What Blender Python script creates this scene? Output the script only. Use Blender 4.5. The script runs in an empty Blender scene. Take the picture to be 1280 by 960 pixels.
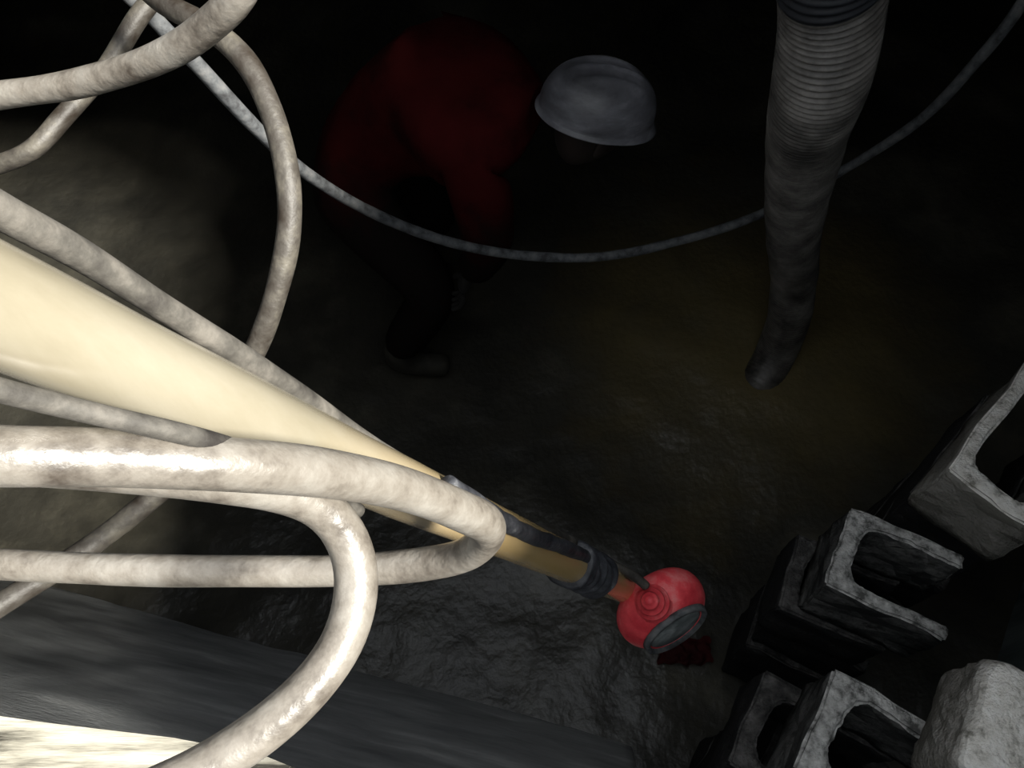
import bpy, bmesh, math, random
from mathutils import Vector, Matrix, noise
random.seed(4)
H=2.6; f=995.56
S=math.sin(math.radians(60)); C=math.cos(math.radians(60))
def P(px,py,d):
    """back-projection helper: image pixel + assumed camera depth -> world metres"""
    u=(px-640)/f; v=(480-py)/f
    return Vector((u*d, d*(C+v*S), H+d*(-S+v*C)))
def PL(l): return [P(*q) if isinstance(q,tuple) else Vector(q) for q in l]

# ---------------- materials
def mat(name,cols,scale=8,rough=.8,bump=.3,bscale=60,spec=.3,pos=None,detail=8,stretch=(1,1,1),metal=0,bdist=.004,rot=0,sideshade=None,zmix=None,zw=.5,patch=None):
    m=bpy.data.materials.new(name); m.use_nodes=True
    n=m.node_tree.nodes; l=m.node_tree.links
    b=n['Principled BSDF']; b.inputs['Roughness'].default_value=rough
    b.inputs['Specular IOR Level'].default_value=spec; b.inputs['Metallic'].default_value=metal
    tc=n.new('ShaderNodeTexCoord'); mp=n.new('ShaderNodeMapping'); mp.inputs['Scale'].default_value=stretch
    mp.inputs['Rotation'].default_value=(0,0,rot)
    l.new(tc.outputs['Object'],mp.inputs[0])
    nz=n.new('ShaderNodeTexNoise'); nz.inputs['Scale'].default_value=scale; nz.inputs['Detail'].default_value=detail
    nz.inputs['Roughness'].default_value=.65
    l.new(mp.outputs[0],nz.inputs['Vector'])
    r=n.new('ShaderNodeValToRGB'); l.new(nz.outputs['Fac'],r.inputs[0])
    k=len(cols); pos=pos or [.35+.3*i/(max(1,k-1)) for i in range(k)]
    e=r.color_ramp.elements
    while len(e)<k: e.new(.5)
    for i in range(k):
        e[i].position=pos[i]; e[i].color=(*cols[i],1)
    col=r.outputs[0]
    if sideshade:   # shade painted into side faces, plain concrete colour on upward faces
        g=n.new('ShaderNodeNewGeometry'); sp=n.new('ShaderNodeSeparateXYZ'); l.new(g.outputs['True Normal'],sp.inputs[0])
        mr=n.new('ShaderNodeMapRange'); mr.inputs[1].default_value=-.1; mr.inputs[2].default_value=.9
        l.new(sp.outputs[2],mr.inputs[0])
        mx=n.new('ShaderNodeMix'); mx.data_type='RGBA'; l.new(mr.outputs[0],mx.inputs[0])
        mx.inputs[6].default_value=(*sideshade,1); l.new(col,mx.inputs[7]); col=mx.outputs[2]
    if zmix:     # other tone below a height (object space == world here)
        sp=n.new('ShaderNodeSeparateXYZ'); l.new(tc.outputs['Object'],sp.inputs[0])
        ad=n.new('ShaderNodeMath'); ad.operation='MULTIPLY_ADD'; l.new(nz.outputs['Fac'],ad.inputs[0]); ad.inputs[1].default_value=zw
        l.new(sp.outputs[2],ad.inputs[2])
        mr=n.new('ShaderNodeMapRange'); mr.inputs[1].default_value=zmix[0]+zw/2; mr.inputs[2].default_value=zmix[1]+zw/2
        l.new(ad.outputs[0],mr.inputs[0])
        mx=n.new('ShaderNodeMix'); mx.data_type='RGBA'; l.new(mr.outputs[0],mx.inputs[0])
        mx.inputs[6].default_value=(*zmix[2],1); l.new(col,mx.inputs[7]); col=mx.outputs[2]
    if patch:    # ochre sediment deposit around a spot: (centre, radius, colour)
        vd=n.new('ShaderNodeVectorMath'); vd.operation='DISTANCE'; l.new(tc.outputs['Object'],vd.inputs[0]); vd.inputs[1].default_value=patch[0]
        ad=n.new('ShaderNodeMath'); ad.operation='MULTIPLY_ADD'; l.new(nz.outputs['Fac'],ad.inputs[0]); ad.inputs[1].default_value=1.6
        l.new(vd.outputs['Value'],ad.inputs[2])
        mr=n.new('ShaderNodeMapRange'); mr.inputs[1].default_value=patch[1]*.3+.8; mr.inputs[2].default_value=patch[1]+.8
        mr.inputs[3].default_value=.8; mr.inputs[4].default_value=0
        l.new(ad.outputs[0],mr.inputs[0])
        mx=n.new('ShaderNodeMix'); mx.data_type='RGBA'; l.new(mr.outputs[0],mx.inputs[0])
        l.new(col,mx.inputs[6]); mx.inputs[7].default_value=(*patch[2],1); col=mx.outputs[2]
    l.new(col,b.inputs['Base Color'])
    nb=n.new('ShaderNodeTexNoise'); nb.inputs['Scale'].default_value=bscale; nb.inputs['Detail'].default_value=6
    l.new(mp.outputs[0],nb.inputs['Vector'])
    bp=n.new('ShaderNodeBump'); bp.inputs['Strength'].default_value=bump; bp.inputs['Distance'].default_value=bdist
    l.new(nb.outputs['Fac'],bp.inputs['Height']); l.new(bp.outputs[0],b.inputs['Normal'])
    return m
M={}
M['hoseA']=mat('dirty_rubber_light',[(.045,.035,.027),(.16,.143,.122),(.24,.224,.20)],22,.38,.35,90,.9,pos=[.31,.48,.68])
M['hoseB']=mat('dirty_rubber_brown_dim',[(.022,.016,.011),(.05,.044,.037),(.10,.09,.072)],22,.55,.4,90,.5)  # dirty rubber, darkened further to put dimmer light into the tone
M['hoseC']=mat('dirty_rubber_grey',[(.025,.022,.02),(.07,.065,.057),(.14,.128,.112)],24,.7,.4,90)
M['cable']=mat('dirty_cable',[(.035,.035,.037),(.095,.10,.105),(.15,.15,.15)],30,.7,.3,120)
M['suct']=mat('suction_hose_mud',[(.025,.023,.021),(.095,.088,.08),(.18,.168,.155)],10,.5,.5,70,.5)
M['cuff']=mat('black_cuff',[(.01,.011,.014),(.025,.027,.032)],10,.5,.2,60)
M['pole']=mat('cream_pole',[(.19,.165,.115),(.26,.232,.17),(.31,.283,.22)],5,.27,.12,40,1.0,stretch=(1,1,.2),zmix=(1.6,2.12,(.60,.41,.17)),zw=.1)
M['pole'].node_tree.nodes['Principled BSDF'].inputs['Coat Weight'].default_value=1
M['pole'].node_tree.nodes['Principled BSDF'].inputs['Coat Roughness'].default_value=.22
M['tape']=mat('black_tape',[(.015,.016,.02),(.05,.052,.06),(.25,.25,.25)],40,.5,.6,90,.5,pos=[.38,.6,.78])
M['redrub']=mat('red_rubber',[(.6,.03,.045),(.85,.08,.095),(.85,.38,.36)],16,.5,.35,60,.5,pos=[.35,.52,.75])
M['glass']=mat('dusty_glass',[(.07,.08,.085),(.18,.2,.2),(.4,.42,.42)],25,.35,.2,80,.5)
M['concrete']=mat('concrete_block_mat',[(.10,.10,.095),(.36,.355,.34),(.6,.59,.57)],38,.95,1,140,.1,pos=[.36,.49,.68],bdist=.006,sideshade=(.022,.023,.023))
M['concrete_dark']=mat('lower_block_dark_mat',[(.015,.015,.015),(.05,.048,.046),(.12,.115,.11)],26,.9,1,140,.2,pos=[.34,.5,.68],bdist=.006,sideshade=(.010,.010,.011))  # darker concrete tone for lower blocks; side faces carry painted shade
M['concrete_b']=mat('concrete_bright_mat',[(.25,.24,.21),(.68,.65,.60),(.8,.78,.74)],38,.95,1,140,.1,pos=[.32,.46,.62],bdist=.006,sideshade=(.12,.115,.10))
M['floor']=mat('sludge_floor',[(.02,.0195,.017),(.046,.043,.034),(.12,.11,.082)],1.8,.36,.35,30,.5,pos=[.34,.54,.74],bdist=.015,patch=((.95,1.75,0),.9,(.16,.125,.055)))
M['wall']=mat('stained_wall',[(.02,.022,.022),(.05,.055,.056),(.13,.135,.14)],2,.6,.6,12,.3,pos=[.3,.52,.75],bdist=.01,stretch=(1,1,.25))
M['wallr']=mat('stained_wall_green',[(.06,.08,.08),(.22,.26,.26),(.45,.5,.5)],2.5,.6,.6,12,.3,pos=[.3,.52,.75],bdist=.01,stretch=(2.5,2.5,.4))
M['slope']=mat('stained_slope',[(.26,.265,.27),(.46,.47,.47),(.85,.85,.83)],1.6,.55,.3,30,.5,pos=[.34,.56,.76],stretch=(.5,6,6),rot=math.radians(14.3))
M['board']=mat('weathered_board',[(.04,.037,.03),(.28,.265,.22),(.5,.48,.42)],2.6,.7,.5,30,.3,pos=[.44,.52,.64],stretch=(.8,9,9),rot=math.radians(8))
M['deck']=mat('deck_steel',[(.05,.045,.04),(.12,.11,.1)],4,.8,.4,30)
M['cover']=mat('red_coverall',[(.013,.003,.003),(.036,.0045,.0045),(.05,.006,.006)],4,.9,.5,30,.03,zmix=(.82,1.05,(.010,.008,.007)))
M['sheet']=mat('red_sheet_mat',[(.02,.005,.005),(.06,.009,.010)],9,.8,.5,50,.1)
M['skin']=mat('shaded_skin',[(.012,.009,.008),(.024,.016,.013)],10,.7,.1,60)  # near-black skin: the dark under the hat is put into the colour
M['helmet']=mat('white_hardhat_dirty',[(.05,.05,.055),(.12,.12,.135),(.3,.3,.33)],5,.4,.15,60,.5,pos=[.3,.48,.7],stretch=(1,1,3))
M['glove']=mat('dirty_glove',[(.01,.01,.01),(.02,.018,.016)],20,.9,.4,90)
M['boot']=mat('rubber_boot',[(.02,.019,.016),(.045,.042,.034)],10,.6,.2,60,.1)

# ---------------- mesh helpers
def mkobj(name,bm,m,smooth=True,parent=None):
    me=bpy.data.meshes.new(name); bm.normal_update(); bm.to_mesh(me); bm.free()
    if smooth:
        for p in me.polygons: p.use_smooth=True
    o=bpy.data.objects.new(name,me); bpy.context.scene.collection.objects.link(o)
    if m: me.materials.append(m)
    if parent: o.parent=parent
    return o
def empty(name,loc=(0,0,0)):
    o=bpy.data.objects.new(name,None); bpy.context.scene.collection.objects.link(o); o.empty_display_size=.1
    return o
def spline(pts,step=.01):
    out=[]
    n=len(pts)
    for i in range(n-1):
        p0=pts[max(0,i-1)];p1=pts[i];p2=pts[i+1];p3=pts[min(n-1,i+2)]
        def tj(t,a,b): return t+max(1e-4,(b-a).length)**.5
        if i==0: p0=p1-(p2-p1)
        if i==n-2: p3=p2+(p2-p1)
        t0=0;t1=tj(t0,p0,p1);t2=tj(t1,p1,p2);t3=tj(t2,p2,p3)
        k=max(2,int((p2-p1).length/step))
        for j in range(k):
            t=t1+(t2-t1)*j/k
            A1=p0*((t1-t)/(t1-t0))+p1*((t-t0)/(t1-t0))
            A2=p1*((t2-t)/(t2-t1))+p2*((t-t1)/(t2-t1))
            A3=p2*((t3-t)/(t3-t2))+p3*((t-t2)/(t3-t2))
            B1=A1*((t2-t)/(t2-t0))+A2*((t-t0)/(t2-t0))
            B2=A2*((t3-t)/(t3-t1))+A3*((t-t1)/(t3-t1))
            out.append(B1*((t2-t)/(t2-t1))+B2*((t-t1)/(t2-t1)))
    out.append(pts[-1])
    for _ in range(3):
        q=out[:]
        for i in range(1,len(out)-1): q[i]=(out[i-1]+out[i]*2+out[i+1])/4
        out=q
    return out
def resample(c,step):
    out=[c[0]]; acc=0
    for a,b in zip(c,c[1:]):
        L=(b-a).length
        if L==0: continue
        t=step-acc
        while t<=L:
            out.append(a.lerp(b,t/L)); t+=step
        acc=L-(t-step)
    return out
def sweep(name,pts,rad,m,n=20,step=.01,parent=None,raw=False,wob=0,wf=14):
    c=pts if raw else resample(spline(pts,step),step)
    bm=bmesh.new(); rings=[]
    T=(c[1]-c[0]).normalized(); N=T.orthogonal().normalized(); s=0
    for i,p in enumerate(c):
        t=(c[min(i+1,len(c)-1)]-c[max(i-1,0)]).normalized()
        N=(N-t*N.dot(t)).normalized(); B=t.cross(N)
        if i: s+=(c[i]-c[i-1]).length
        r=rad(s) if callable(rad) else rad
        ring=[]
        for k in range(n):
            a=2*math.pi*k/n; d=N*math.cos(a)+B*math.sin(a)
            rr=r*(1+(wob*noise.noise((p+d*r)*wf) if wob else 0))
            ring.append(bm.verts.new(p+d*rr))
        rings.append(ring)
    for a,b in zip(rings,rings[1:]):
        for k in range(n):
            bm.faces.new((a[k],a[(k+1)%n],b[(k+1)%n],b[k]))
    bm.faces.new(rings[0][::-1]); bm.faces.new(rings[-1])
    return mkobj(name,bm,m,True,parent)
def box(name,lo,hi,m,parent=None):
    bm=bmesh.new(); bmesh.ops.create_cube(bm,size=1)
    lo=Vector(lo);hi=Vector(hi)
    for v in bm.verts: v.co=Vector([(lo[i]+hi[i])/2+v.co[i]*(hi[i]-lo[i]) for i in range(3)])
    return mkobj(name,bm,m,False,parent)
def revolve(name,prof,origin,axis,m,n=48,parent=None,squash=1):
    ax=Vector(axis).normalized(); N=ax.orthogonal().normalized(); B=ax.cross(N); o=Vector(origin)
    bm=bmesh.new(); rings=[]
    for (h,r) in prof:
        rings.append([bm.verts.new(o+ax*h+(N*math.cos(2*math.pi*k/n)+B*math.sin(2*math.pi*k/n))*max(r,1e-4)) for k in range(n)])
    for a,b in zip(rings,rings[1:]):
        for k in range(n): bm.faces.new((a[k],a[(k+1)%n],b[(k+1)%n],b[k]))
    bm.faces.new(rings[0][::-1]); bm.faces.new(rings[-1])
    return mkobj(name,bm,m,True,parent)

# ---------------- tank shell
XL,XR,YB,YF,ZT=-3.2,2.9,-1.4,4.6,2.5
bm=bmesh.new()
nx,ny=240,240
g=[[None]*(ny+1) for _ in range(nx+1)]
for i in range(nx+1):
    for j in range(ny+1):
        x=XL+(XR-XL)*i/nx; y=YB+(YF-YB)*j/ny
        z=.035*noise.noise(Vector((x*1.5,y*1.5,0)))+.014*noise.noise(Vector((x*5,y*5,3)))+.005*noise.noise(Vector((x*14,y*14,7)))
        z+=.06*math.exp(-((x-1.0)**2+(y-1.7)**2)/.25)
        g[i][j]=bm.verts.new((x,y,z-.02))
for i in range(nx):
    for j in range(ny): bm.faces.new((g[i][j],g[i+1][j],g[i+1][j+1],g[i][j+1]))
mkobj('floor',bm,M['floor'])
box('wall_left',(XL-.1,YB,-.1),(XL,YF,ZT),M['wall'])
box('wall_back',(XL-.1,YF,-.1),(XR,YF+.1,ZT),M['wall'])
box('wall_front',(XL-.1,YB-.1,-.1),(XR,YB,ZT),M['wall'])
a=Vector((1.0,-.3,0)); b=Vector((2.9,2.6,0)); 
bm=bmesh.new()
d=(b-a).normalized(); nn=Vector((d.y,-d.x,0))*.1
vs=[bm.verts.new(q+Vector((0,0,z))) for z in (-.1,ZT) for q in (a-d*1.3,b+d*.0,b+nn,a-d*1.3+nn)]
for q in ((0,1,5,4),(1,2,6,5),(2,3,7,6),(3,0,4,7),(4,5,6,7),(3,2,1,0)): bm.faces.new([vs[k] for k in q])
mkobj('wall_right',bm,M['wallr'],False)
box('wall_right_far',(2.9,2.6,-.1),(3.0,YF,ZT),M['wall'])
# near haunch slope (solid wedge)
bm=bmesh.new()
L0=Vector((-3.2,1.163,-.02)); R0=Vector((.36,.258,-.02)); dirb=(R0-L0).normalized(); back=Vector((dirb.y,-dirb.x,0))
if back.y>0: back=-back
N1,N2=130,50; g=[]
for i in range(N1+1):
    row=[]
    for j in range(N2+1):
        p=L0.lerp(R0,i/N1)+back*(.9*j/N2)+Vector((0,0,2.45*j/N2))
        p+=Vector((0,.3,.1))*(.03*noise.noise(p*3)+.015*noise.noise(p*11))
        row.append(bm.verts.new(p))
    g.append(row)
for i in range(N1):
    for j in range(N2): bm.faces.new((g[i][j],g[i+1][j],g[i+1][j+1],g[i][j+1]))
q=bm.verts.new(R0+back*.9); q2=bm.verts.new(L0+back*.9)
for j in range(N2):
    bm.faces.new((g[N1][j],q,g[N1][j+1])); bm.faces.new((g[0][j],g[0][j+1],q2))
bm.faces.new([g[0][N2],]+[g[i][N2] for i in range(1,N1+1)]+[q,q2])
mkobj('wall_near_slope',bm,M['slope'])
# weathered board resting on the slope
bm=bmesh.new()
fr=[(-1.5,.262),(-1.25,.222),(-1.05,.19),(-.84,.168),(-.62,.14),(-.45,.122),(-.33,.102),(-.29,.088),(-.33,.05),(-.42,.02),(-.6,.045),(-.8,.095),(-1.05,.15),(-1.5,.245)]
t_=[bm.verts.new((x,y,1.45)) for x,y in fr]; fce=bm.faces.new(t_)
r=bmesh.ops.extrude_face_region(bm,geom=[fce]); vs=[v for v in r['geom'] if isinstance(v,bmesh.types.BMVert)]
bmesh.ops.translate(bm,verts=vs,vec=(0,0,-.03)); bmesh.ops.recalc_face_normals(bm,faces=bm.faces)
mkobj('weathered_board',bm,M['board'],False)
# deck with hatch
hx0,hx1,hy0,hy1=-1.0,.62,-.95,1.15
box('ceiling_left',(XL-.1,YB-.1,ZT),(hx0,YF+.1,ZT+.06),M['deck'])
box('ceiling_right',(hx1,YB-.1,ZT),(3.0,YF+.1,ZT+.06),M['deck'])
box('ceiling_far',(hx0,hy1,ZT),(hx1,YF+.1,ZT+.06),M['deck'])
box('ceiling_near',(hx0,YB-.1,ZT),(hx1,hy0,ZT+.06),M['deck'])

# ---------------- hoses
V=Vector
sweep('air_hose',PL([[-1.35,.85,2.58],[-1.12,.84,2.6],[-.97,.82,2.5],(-200,140,.85),(-60,128,.8),(0,119,.78),(100,104,.75),(200,72,.7),(262,32,.66),(310,-30,.62),[-.16,.85,2.45],[-.14,1.12,2.6],[-.12,1.5,2.58]]),.0135,M['hoseA'],wob=.08)
sweep('air_hose',PL([[-.6,1.5,2.58],[-.56,1.18,2.6],[-.52,1.05,2.4],(150,-60,.95),(200,0,.95),(262,35,.93),(310,80,.92),(343,150,.92),(361,230,.92),(360,300,.93),(343,375,.95),(318,440,.98),(270,530,1.02),(215,600,1.02),(110,685,1.0),(0,755,.95),(-120,820,.9),[-.85,.2,1.95],[-.96,.25,2.5],[-1.2,.3,2.6]]),.0142,M['hoseB'],wob=.1)
sweep('air_hose',PL([[-.4,1.4,2.58],[-.42,1.17,2.58],[-.44,1.1,2.3],(210,-40,1.1),(170,25,1.1),(130,90,1.1),(75,150,1.08),(45,185,1.07),(0,205,1.07),(-80,210,1.07),[-.93,.9,2.2],[-1.03,.9,2.59],[-1.4,.9,2.58]]),.013,M['hoseB'],wob=.1)
sweep('power_cable',PL([[-.7,1.5,2.58],[-.68,1.17,2.59],[-.66,1.08,2.35],(130,-40,1.15),(190,20,1.2),(250,85,1.3),(320,160,1.45),(385,218,1.65),(470,268,1.85),(560,302,2.0),(650,319,2.1),(750,321,2.15),(850,301,2.2),(950,268,2.25),(1055,212,2.2),(1150,150,2.0),(1220,78,1.8),(1280,0,1.65),[.95,1.45,2.0],[.72,1.3,2.35],[.64,1.2,2.44],[.56,1.1,2.55],[.6,1.3,2.6],[.7,1.8,2.58]]),.0128,M['cable'],wob=.08)
sweep('signal_cable',PL([[-.5,.1,2.9],(-60,228,.34),(0,264,.36),(100,318,.4),(200,382,.446),(320,458,.52),(400,512,.59),(470,560,.66),(560,612,.79),(650,655,.975),(720,680,1.2),(765,705,1.38),(795,722,1.41),(808,733,1.42)]),.0082,M['hoseC'],step=.006,wob=.12)
sweep('signal_cable',PL([(560,606,.72),(620,646,.82),(670,672,.95),(705,684,1.05),(735,700,1.2),(752,722,1.33)]),.010,M['tape'],step=.006,wob=.15,wf=30)
sweep('air_hose',PL([[-1.4,.25,2.58],[-1.05,.22,2.6],[-.9,.2,2.45],[-.5,.14,2.27],(-120,565,.36),(0,570,.37),(120,571,.39),(280,580,.42),(410,592,.47),(500,610,.52),(570,636,.57),(610,660,.62),(585,692,.67),(530,705,.7),(430,713,.72),(300,714,.73),(150,712,.74),(0,705,.75),(-150,695,.75),[-.8,.3,2.2],[-.95,.33,2.55],[-1.2,.35,2.6],[-1.5,.35,2.58]]),.0146,M['hoseA'],n=28,step=.006,wob=.06)
sweep('air_hose',PL([[-1.3,.05,2.58],[-1.02,.06,2.6],[-.8,.1,2.35],(-40,574,.42),(60,578,.43),(180,588,.445),(280,600,.455),(350,613,.48),(405,636,.5),(438,680,.51),(446,735,.51),(432,795,.5),(395,852,.49),(335,908,.48),(255,960,.47),(150,1010,.45),[-.35,-.1,2.2],[-.5,-.6,2.45],[-.6,-.98,2.6],[-.7,-1.2,2.59]]),.0138,M['hoseA'],n=28,step=.006,wob=.06)
sweep('signal_cable',PL([[-.6,.15,2.65],(-60,470,.33),(0,488,.345),(60,503,.36),(130,520,.375),(240,545,.40),(330,575,.455),(450,640,.56)]),.0055,M['hoseC'],step=.006,wob=.1)

# ---------------- pole with lamp
lamp=empty('pole_work_lamp')
p1=P(0,385,.36); p2=P(780,735,1.5); dd=(p2-p1).normalized()
Lp=(p2-p1).length
cpts=[p1-dd*.35+dd*(Lp+.35)*i/60 for i in range(61)]
sweep('pole',cpts,.0275,M['pole'],n=40,raw=True,parent=lamp,wob=.03)
tp=[p1+dd*(Lp*.715+Lp*.12*i/60) for i in range(61)]
sweep('tape_wrap',tp,lambda s:.033+.003*math.sin(s*260)+.002*math.sin(s*97),M['tape'],n=32,raw=True,parent=lamp,wob=.15,wf=30)
ctr=P(826,760,1.5)
ax=V((.42,-.80,.20)).normalized()
R=.089
prof=[(-.05,.012)]
for i in range(0,25):
    a=math.pi*(-.5+ i/24*0.86)
    prof.append((.052*math.sin(a)*1.0,R*(max(0,math.cos(a))**.6)))
prof+= [(.050,.066),(.046,.058)]
revolve('lamp_body',prof,ctr,ax,M['redrub'],parent=lamp)
revolve('lamp_glass',[(.0,.055),(.047,.055),(.0495,.05),(.051,.0)],ctr,ax,M['glass'],parent=lamp)
revolve('lens_ring',[(.044,.068),(.054,.066),(.056,.061),(.045,.056)],ctr,ax,M['cable'],parent=lamp)
bd=V((-.34,-.12,.92)).normalized()
bo=ctr+bd*.082
revolve('cable_boot',[(-.03,.036),(-.005,.035),(.0,.028),(.003,.032),(.008,.031),(.010,.021),(.013,.025),(.018,.024),(.020,.014),(.025,.017),(.029,.013),(.032,.008),(.036,.007)],bo,bd,M['redrub'],parent=lamp)
sweep('lamp_neck',[p2-dd*.03,p2,p2+(ctr-p2)*.7],.016,M['tape'],parent=lamp,raw=True)

# ---------------- suction hose
sp=PL([[.3,2.4,2.65],[.3,2.0,2.75],[.3,1.5,3.1],[.3,1.1,3.05],[.36,1.0,2.6],(1042,-60,1.16),(1040,0,1.24),(1030,80,1.36),(1018,130,1.48),(1003,200,1.8),(992,290,2.25),(992,350,2.6),(985,400,2.8),(970,440,2.97),(950,475,3.0),[.90,1.50,-.06]])
cl=resample(spline(sp,.01),.0021)
tot=len(cl)
def near(q):
    return min(range(tot),key=lambda i:(cl[i]-q).length)
i0=near(P(1042,-140,1.1)); i1=near(P(1040,-24,1.21)); i2=near(P(1003,200,1.8)); i3=near(P(992,310,2.4))
def rr(s):
    i=int(s/.0021); base=.083
    if i0<i<i1: return base*(1.0)+.002*math.sin(2*math.pi*s/.016)
    t=0 if i<i2 else min(1,(i-i2)/max(1,i3-i2))
    return base-.004+.0036*math.sin(2*math.pi*s/.0135)*(1-t*.75)-t*.006
sh=sweep('suction_hose',cl,rr,M['suct'],n=48,raw=True,wob=.05,wf=7)
sh.data.materials.append(M['cuff'])
for p in sh.data.polygons:
    i=p.index//48
    if i0<i<i1: p.material_index=1

# ---------------- concrete blocks
def ublock(name,corner,ang,L=.27,W=.195,Hh=.19,t=.031,m=None):
    c,s=math.cos(ang),math.sin(ang)
    ex=V((c,s,0)); ey=V((s,-c,0))
    outer=[(0,0),(L,0),(L,t*1.15),(L*.8,t),(t*2.3,t),(t*1.65,t*1.3),(t*1.35,t*1.9),(t*1.3,W-t*1.9),(t*1.6,W-t*1.3),(t*2.3,W-t),(L*.8,W-t),(L,W-t*1.15),(L,W),(0,W)]
    bm=bmesh.new()
    top=[bm.verts.new(V((x,y,0))) for x,y in outer]
    fce=bm.faces.new(top)
    r=bmesh.ops.extrude_face_region(bm,geom=[fce])
    vs=[v for v in r['geom'] if isinstance(v,bmesh.types.BMVert)]
    bmesh.ops.translate(bm,verts=vs,vec=(0,0,-Hh))
    bmesh.ops.recalc_face_normals(bm,faces=bm.faces)
    bmesh.ops.bevel(bm,geom=[e for e in bm.edges],offset=.005,segments=3,affect='EDGES')
    bmesh.ops.triangulate(bm,faces=bm.faces)
    bmesh.ops.subdivide_edges(bm,edges=[e for e in bm.edges if e.calc_length()>.03],cuts=3)
    bmesh.ops.triangulate(bm,faces=bm.faces)
    bmesh.ops.subdivide_edges(bm,edges=[e for e in bm.edges if e.calc_length()>.015],cuts=1)
    bmesh.ops.triangulate(bm,faces=bm.faces)
    sd=V(corner)*10
    for v in bm.verts:
        k=v.co.copy()
        v.co+=V((noise.noise(k*70+sd),noise.noise(k*70+sd+V((9,0,0))),noise.noise(k*70+sd+V((0,9,0)))))*.0035
        v.co+=V((noise.noise(k*12+sd),noise.noise(k*12+sd+V((9,0,0))),0))*.008
    for v in bm.verts:
        v.co=V(corner)+ex*v.co.x+ey*v.co.y+V((0,0,v.co.z))
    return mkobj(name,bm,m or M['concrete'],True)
def solid(name,corner,ang,L,W,Hh,m):
    c,s=math.cos(ang),math.sin(ang); ex=V((c,s,0)); ey=V((s,-c,0))
    bm=bmesh.new(); bmesh.ops.create_cube(bm,size=1)
    for v in bm.verts: v.co=V(((v.co.x+.5)*L,(v.co.y+.5)*W,(v.co.z-.5)*Hh))
    bmesh.ops.subdivide_edges(bm,edges=list(bm.edges),cuts=14,use_grid_fill=True)
    for v in bm.verts:
        q=V((v.co.x/L-.5,v.co.y/W-.5,v.co.z/Hh+.5)); k=(abs(q.x*2)**7+abs(q.y*2)**7+abs(q.z*2)**7)**(1/7)
        if k>1e-6 and max(abs(q.x),abs(q.y),abs(q.z))>.499:
            q=q/k
        v.co=V(((q.x+.5)*L,(q.y+.5)*W,(q.z-.5)*Hh))
        k=v.co.copy(); r=noise.noise(k*14)*.006+noise.noise(k*45)*.004
        v.co+=V((r,r,r))
        v.co=V(corner)+ex*v.co.x+ey*v.co.y+V((0,0,v.co.z))
    bmesh.ops.recalc_face_normals(bm,faces=bm.faces)
    return mkobj(name,bm,m,True)
D=math.radians
def column(cx,cy,top,ang,n,L,offs,m0=None):
    for k in range(n):
        dx,dy,da=offs[k] if k<len(offs) else (0,0,0)
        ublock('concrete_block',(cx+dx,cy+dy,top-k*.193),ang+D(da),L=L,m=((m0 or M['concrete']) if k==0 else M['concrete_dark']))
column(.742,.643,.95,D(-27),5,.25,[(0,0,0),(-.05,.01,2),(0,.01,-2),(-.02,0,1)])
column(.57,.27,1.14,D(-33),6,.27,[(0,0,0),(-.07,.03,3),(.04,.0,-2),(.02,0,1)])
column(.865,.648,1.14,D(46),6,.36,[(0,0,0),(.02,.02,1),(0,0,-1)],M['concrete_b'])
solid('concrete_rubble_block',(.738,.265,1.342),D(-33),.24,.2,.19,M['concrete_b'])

# ---------------- worker (bent over, facing +x)
worker=empty('tank_worker')
def skin(name,verts,edges,m,parent,root=0,sub=2):
    me=bpy.data.meshes.new(name); me.from_pydata([v[:3] for v in verts],edges,[])
    o=bpy.data.objects.new(name,me); bpy.context.scene.collection.objects.link(o)
    sk=o.modifiers.new('skin','SKIN'); sk.use_smooth_shade=True
    for i,v in enumerate(verts):
        r=v[3]; me.skin_vertices[0].data[i].radius=(r,r if len(v)<5 else v[4])
    me.skin_vertices[0].data[root].use_root=True
    su=o.modifiers.new('sub','SUBSURF'); su.levels=sub; su.render_levels=sub
    me.materials.append(m); o.parent=parent
    return o
bv=[(-.52,1.80,.90,.17),(-.38,1.76,1.01,.17),(-.20,1.71,1.14,.21),(-.05,1.65,1.20,.16),(.06,1.60,1.23,.07),
 (-.09,1.47,1.15,.10),(-.06,1.42,.90,.075),(-.12,1.50,.68,.055),
 (-.05,1.83,1.12,.10),(.01,1.93,.90,.075),(-.08,1.93,.68,.055),
 (-.50,1.68,.82,.13),(-.24,1.56,.50,.095),(-.42,1.56,.14,.07),
 (-.50,1.94,.82,.13),(-.24,1.96,.50,.095),(-.42,1.99,.14,.07)]
be=[(0,1),(1,2),(2,3),(3,4),(3,5),(5,6),(6,7),(3,8),(8,9),(9,10),(0,11),(11,12),(12,13),(0,14),(14,15),(15,16)]
skin('coverall_body',bv,be,M['cover'],worker)
def boot(x,y):
    skin('boot',[(x,y,.20,.07),(x,y,.08,.062),(x+.09,y,.05,.052),(x+.19,y,.04,.045)],[(0,1),(1,2),(2,3)],M['boot'],worker)
boot(-.42,1.56); boot(-.42,1.99)
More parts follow.
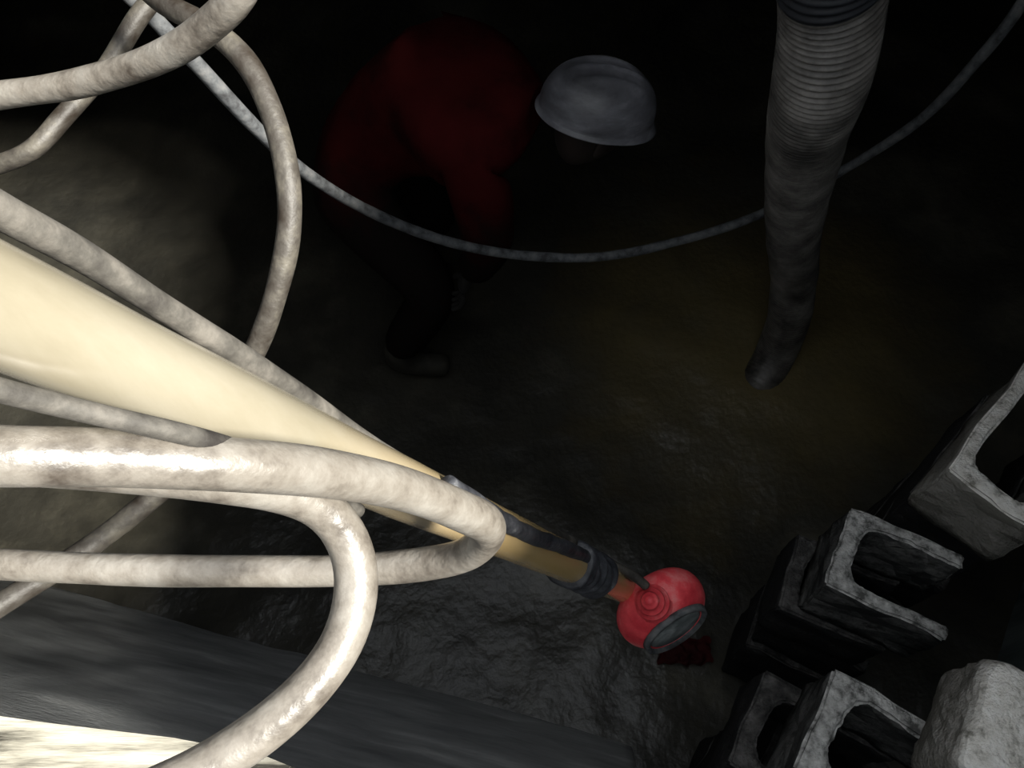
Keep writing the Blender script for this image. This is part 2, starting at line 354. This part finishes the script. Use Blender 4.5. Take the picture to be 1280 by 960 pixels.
def hand(w,side):
    x,y,z=w
    skin('hand_palm',[(x,y,z+.02,.032),(x-.02,y,z-.02,.036,.022),(x-.03,y,z-.07,.042,.02)],[(0,1),(1,2)],M['glove'],worker)
    for k in range(4):
        yy=y+(-.03+.02*k); ln=[.8,1,.95,.75][k]
        skin('finger_%d'%(k+1),[(x-.03,y+(yy-y)*.8,z-.07,.011),(x-.03,yy,z-.105*1,.0105),(x-.045,yy,z-.105-.03*ln,.0095),(x-.07,yy,z-.105-.045*ln,.008)],[(0,1),(1,2),(2,3)],M['glove'],worker,sub=1)
    skin('thumb',[(x-.025,y+side*.02,z-.03,.013),(x-.04,y+side*.05,z-.06,.012),(x-.06,y+side*.06,z-.09,.01)],[(0,1),(1,2)],M['glove'],worker,sub=1)
hand((-.125,1.505,.66),1); hand((-.085,1.93,.66),-1)
hc=V((.195,1.54,1.215)); 
headrot=Matrix.Rotation(D(25),3,'Z')@Matrix.Rotation(D(30),3,'Y')
bm=bmesh.new(); bmesh.ops.create_uvsphere(bm,u_segments=40,v_segments=28,radius=1)
for v in bm.verts:
    x,y,z=v.co
    w=1-.28*max(0,-z)**1.5
    X,Y,Z=x*.095*w,y*.075*w,z*.115
    if x>0:
        X+=.022*math.exp(-((y/.16)**2+((z+.12)/.16)**2))
        X+=.008*math.exp(-((y/.3)**2+((z+.45)/.06)**2))
        X-=.010*math.exp(-(((abs(y)-.38)/.16)**2+((z-.05)/.12)**2))
        X+=.012*math.exp(-((y/.35)**2+((z+.8)/.15)**2))
    v.co=hc+headrot@V((X,Y,Z))
mkobj('head',bm,M['skin'],True,worker)
for s in (-1,1):
    bm=bmesh.new(); bmesh.ops.create_uvsphere(bm,u_segments=16,v_segments=12,radius=1)
    for v in bm.verts: v.co=hc+headrot@(V((-.005,s*.076,-.01))+V((v.co.x*.018,v.co.y*.008,v.co.z*.032)))
    mkobj('ear',bm,M['skin'],True,worker)
    bm=bmesh.new(); bmesh.ops.create_uvsphere(bm,u_segments=16,v_segments=12,radius=.011)
    for v in bm.verts: v.co=hc+headrot@(V((.078,s*.029,.006))+v.co)
    mkobj('eye',bm,M['glass'],True,worker)
# hard hat
hatrot=Matrix.Rotation(D(10),3,'Y')@Matrix.Rotation(D(-8),3,'X')
bm=bmesh.new(); NU,NV=96,30; rings=[]
for j in range(NV+1):
    t=j/NV; ring=[]
    for k in range(NU):
        a=2*math.pi*k/NU
        if t<.8:
            q=t/.8*math.pi/2
            r=math.sin(q)**.75; z=max(0,math.cos(q))**.9*.110
            X=r*.140*math.cos(a); Y=r*.112*math.sin(a)
            rid=sum(.007*math.exp(-((Y-yy)/.008)**2) for yy in (-.045,0,.045))*min(1,max(0,(1.0-abs(X)/.125)))
            z+=rid
        else:
            e=(t-.8)/.2
            fr=max(0,math.cos(a))**2
            ex=.008+.006*fr
            X=(.140+ex*e)*math.cos(a); Y=(.112+ex*e*.9)*math.sin(a); z=-.012*e*(1+fr)
        ring.append(bm.verts.new((X,Y,z)))
    rings.append(ring)
for a_,b_ in zip(rings,rings[1:]):
    for k in range(NU):
        bm.faces.new((a_[k],a_[(k+1)%NU],b_[(k+1)%NU],b_[k]))
bmesh.ops.remove_doubles(bm,verts=bm.verts,dist=.0005)
for v in bm.verts: v.co=hc+V((.01,0,.045))+hatrot@v.co
o=mkobj('hard_hat',bm,M['helmet'],True,worker)
so=o.modifiers.new('s','SOLIDIFY'); so.thickness=.004

# small crumpled red sheet on the floor near the lamp
bm=bmesh.new(); g=[]
rc=P(872,795,2.32)
rc.z=.0
for i in range(25):
    row=[]
    for j in range(15):
        u=i/24-.5; v=j/14-.5
        row.append(bm.verts.new(rc+V((u*.17+.01*noise.noise(V((i*.3,j*.3,0))),v*.08+.02*noise.noise(V((i*.2,0,5))),.03+.02*noise.noise(V((i*.35,j*.35,2)))-.05*(u*u+v*v)))))
    g.append(row)
for i in range(24):
    for j in range(14): bm.faces.new((g[i][j],g[i+1][j],g[i+1][j+1],g[i][j+1]))
o=mkobj('red_sheet',bm,M['sheet'])

# ---------------- light
w=bpy.data.worlds.new('sky'); bpy.context.scene.world=w; w.use_nodes=True
bg=w.node_tree.nodes['Background']; bg.inputs[0].default_value=(.90,.95,1,1); bg.inputs[1].default_value=1.2
sd=bpy.data.lights.new('sun','SUN'); sd.energy=14; sd.angle=D(12); sd.color=(1,.965,.88)
so=bpy.data.objects.new('sun',sd); bpy.context.scene.collection.objects.link(so)
to=V((.85,-.55,1.0)).normalized()
so.rotation_euler=to.to_track_quat('Z','Y').to_euler()
bpy.context.scene.view_settings.view_transform='Standard'

# ---------------- camera
cd=bpy.data.cameras.new('camera'); cd.lens=28; cd.sensor_width=36; cd.clip_start=.02
co=bpy.data.objects.new('camera',cd); bpy.context.scene.collection.objects.link(co)
co.location=(0,0,H); co.rotation_euler=(D(30),0,0)
bpy.context.scene.camera=co
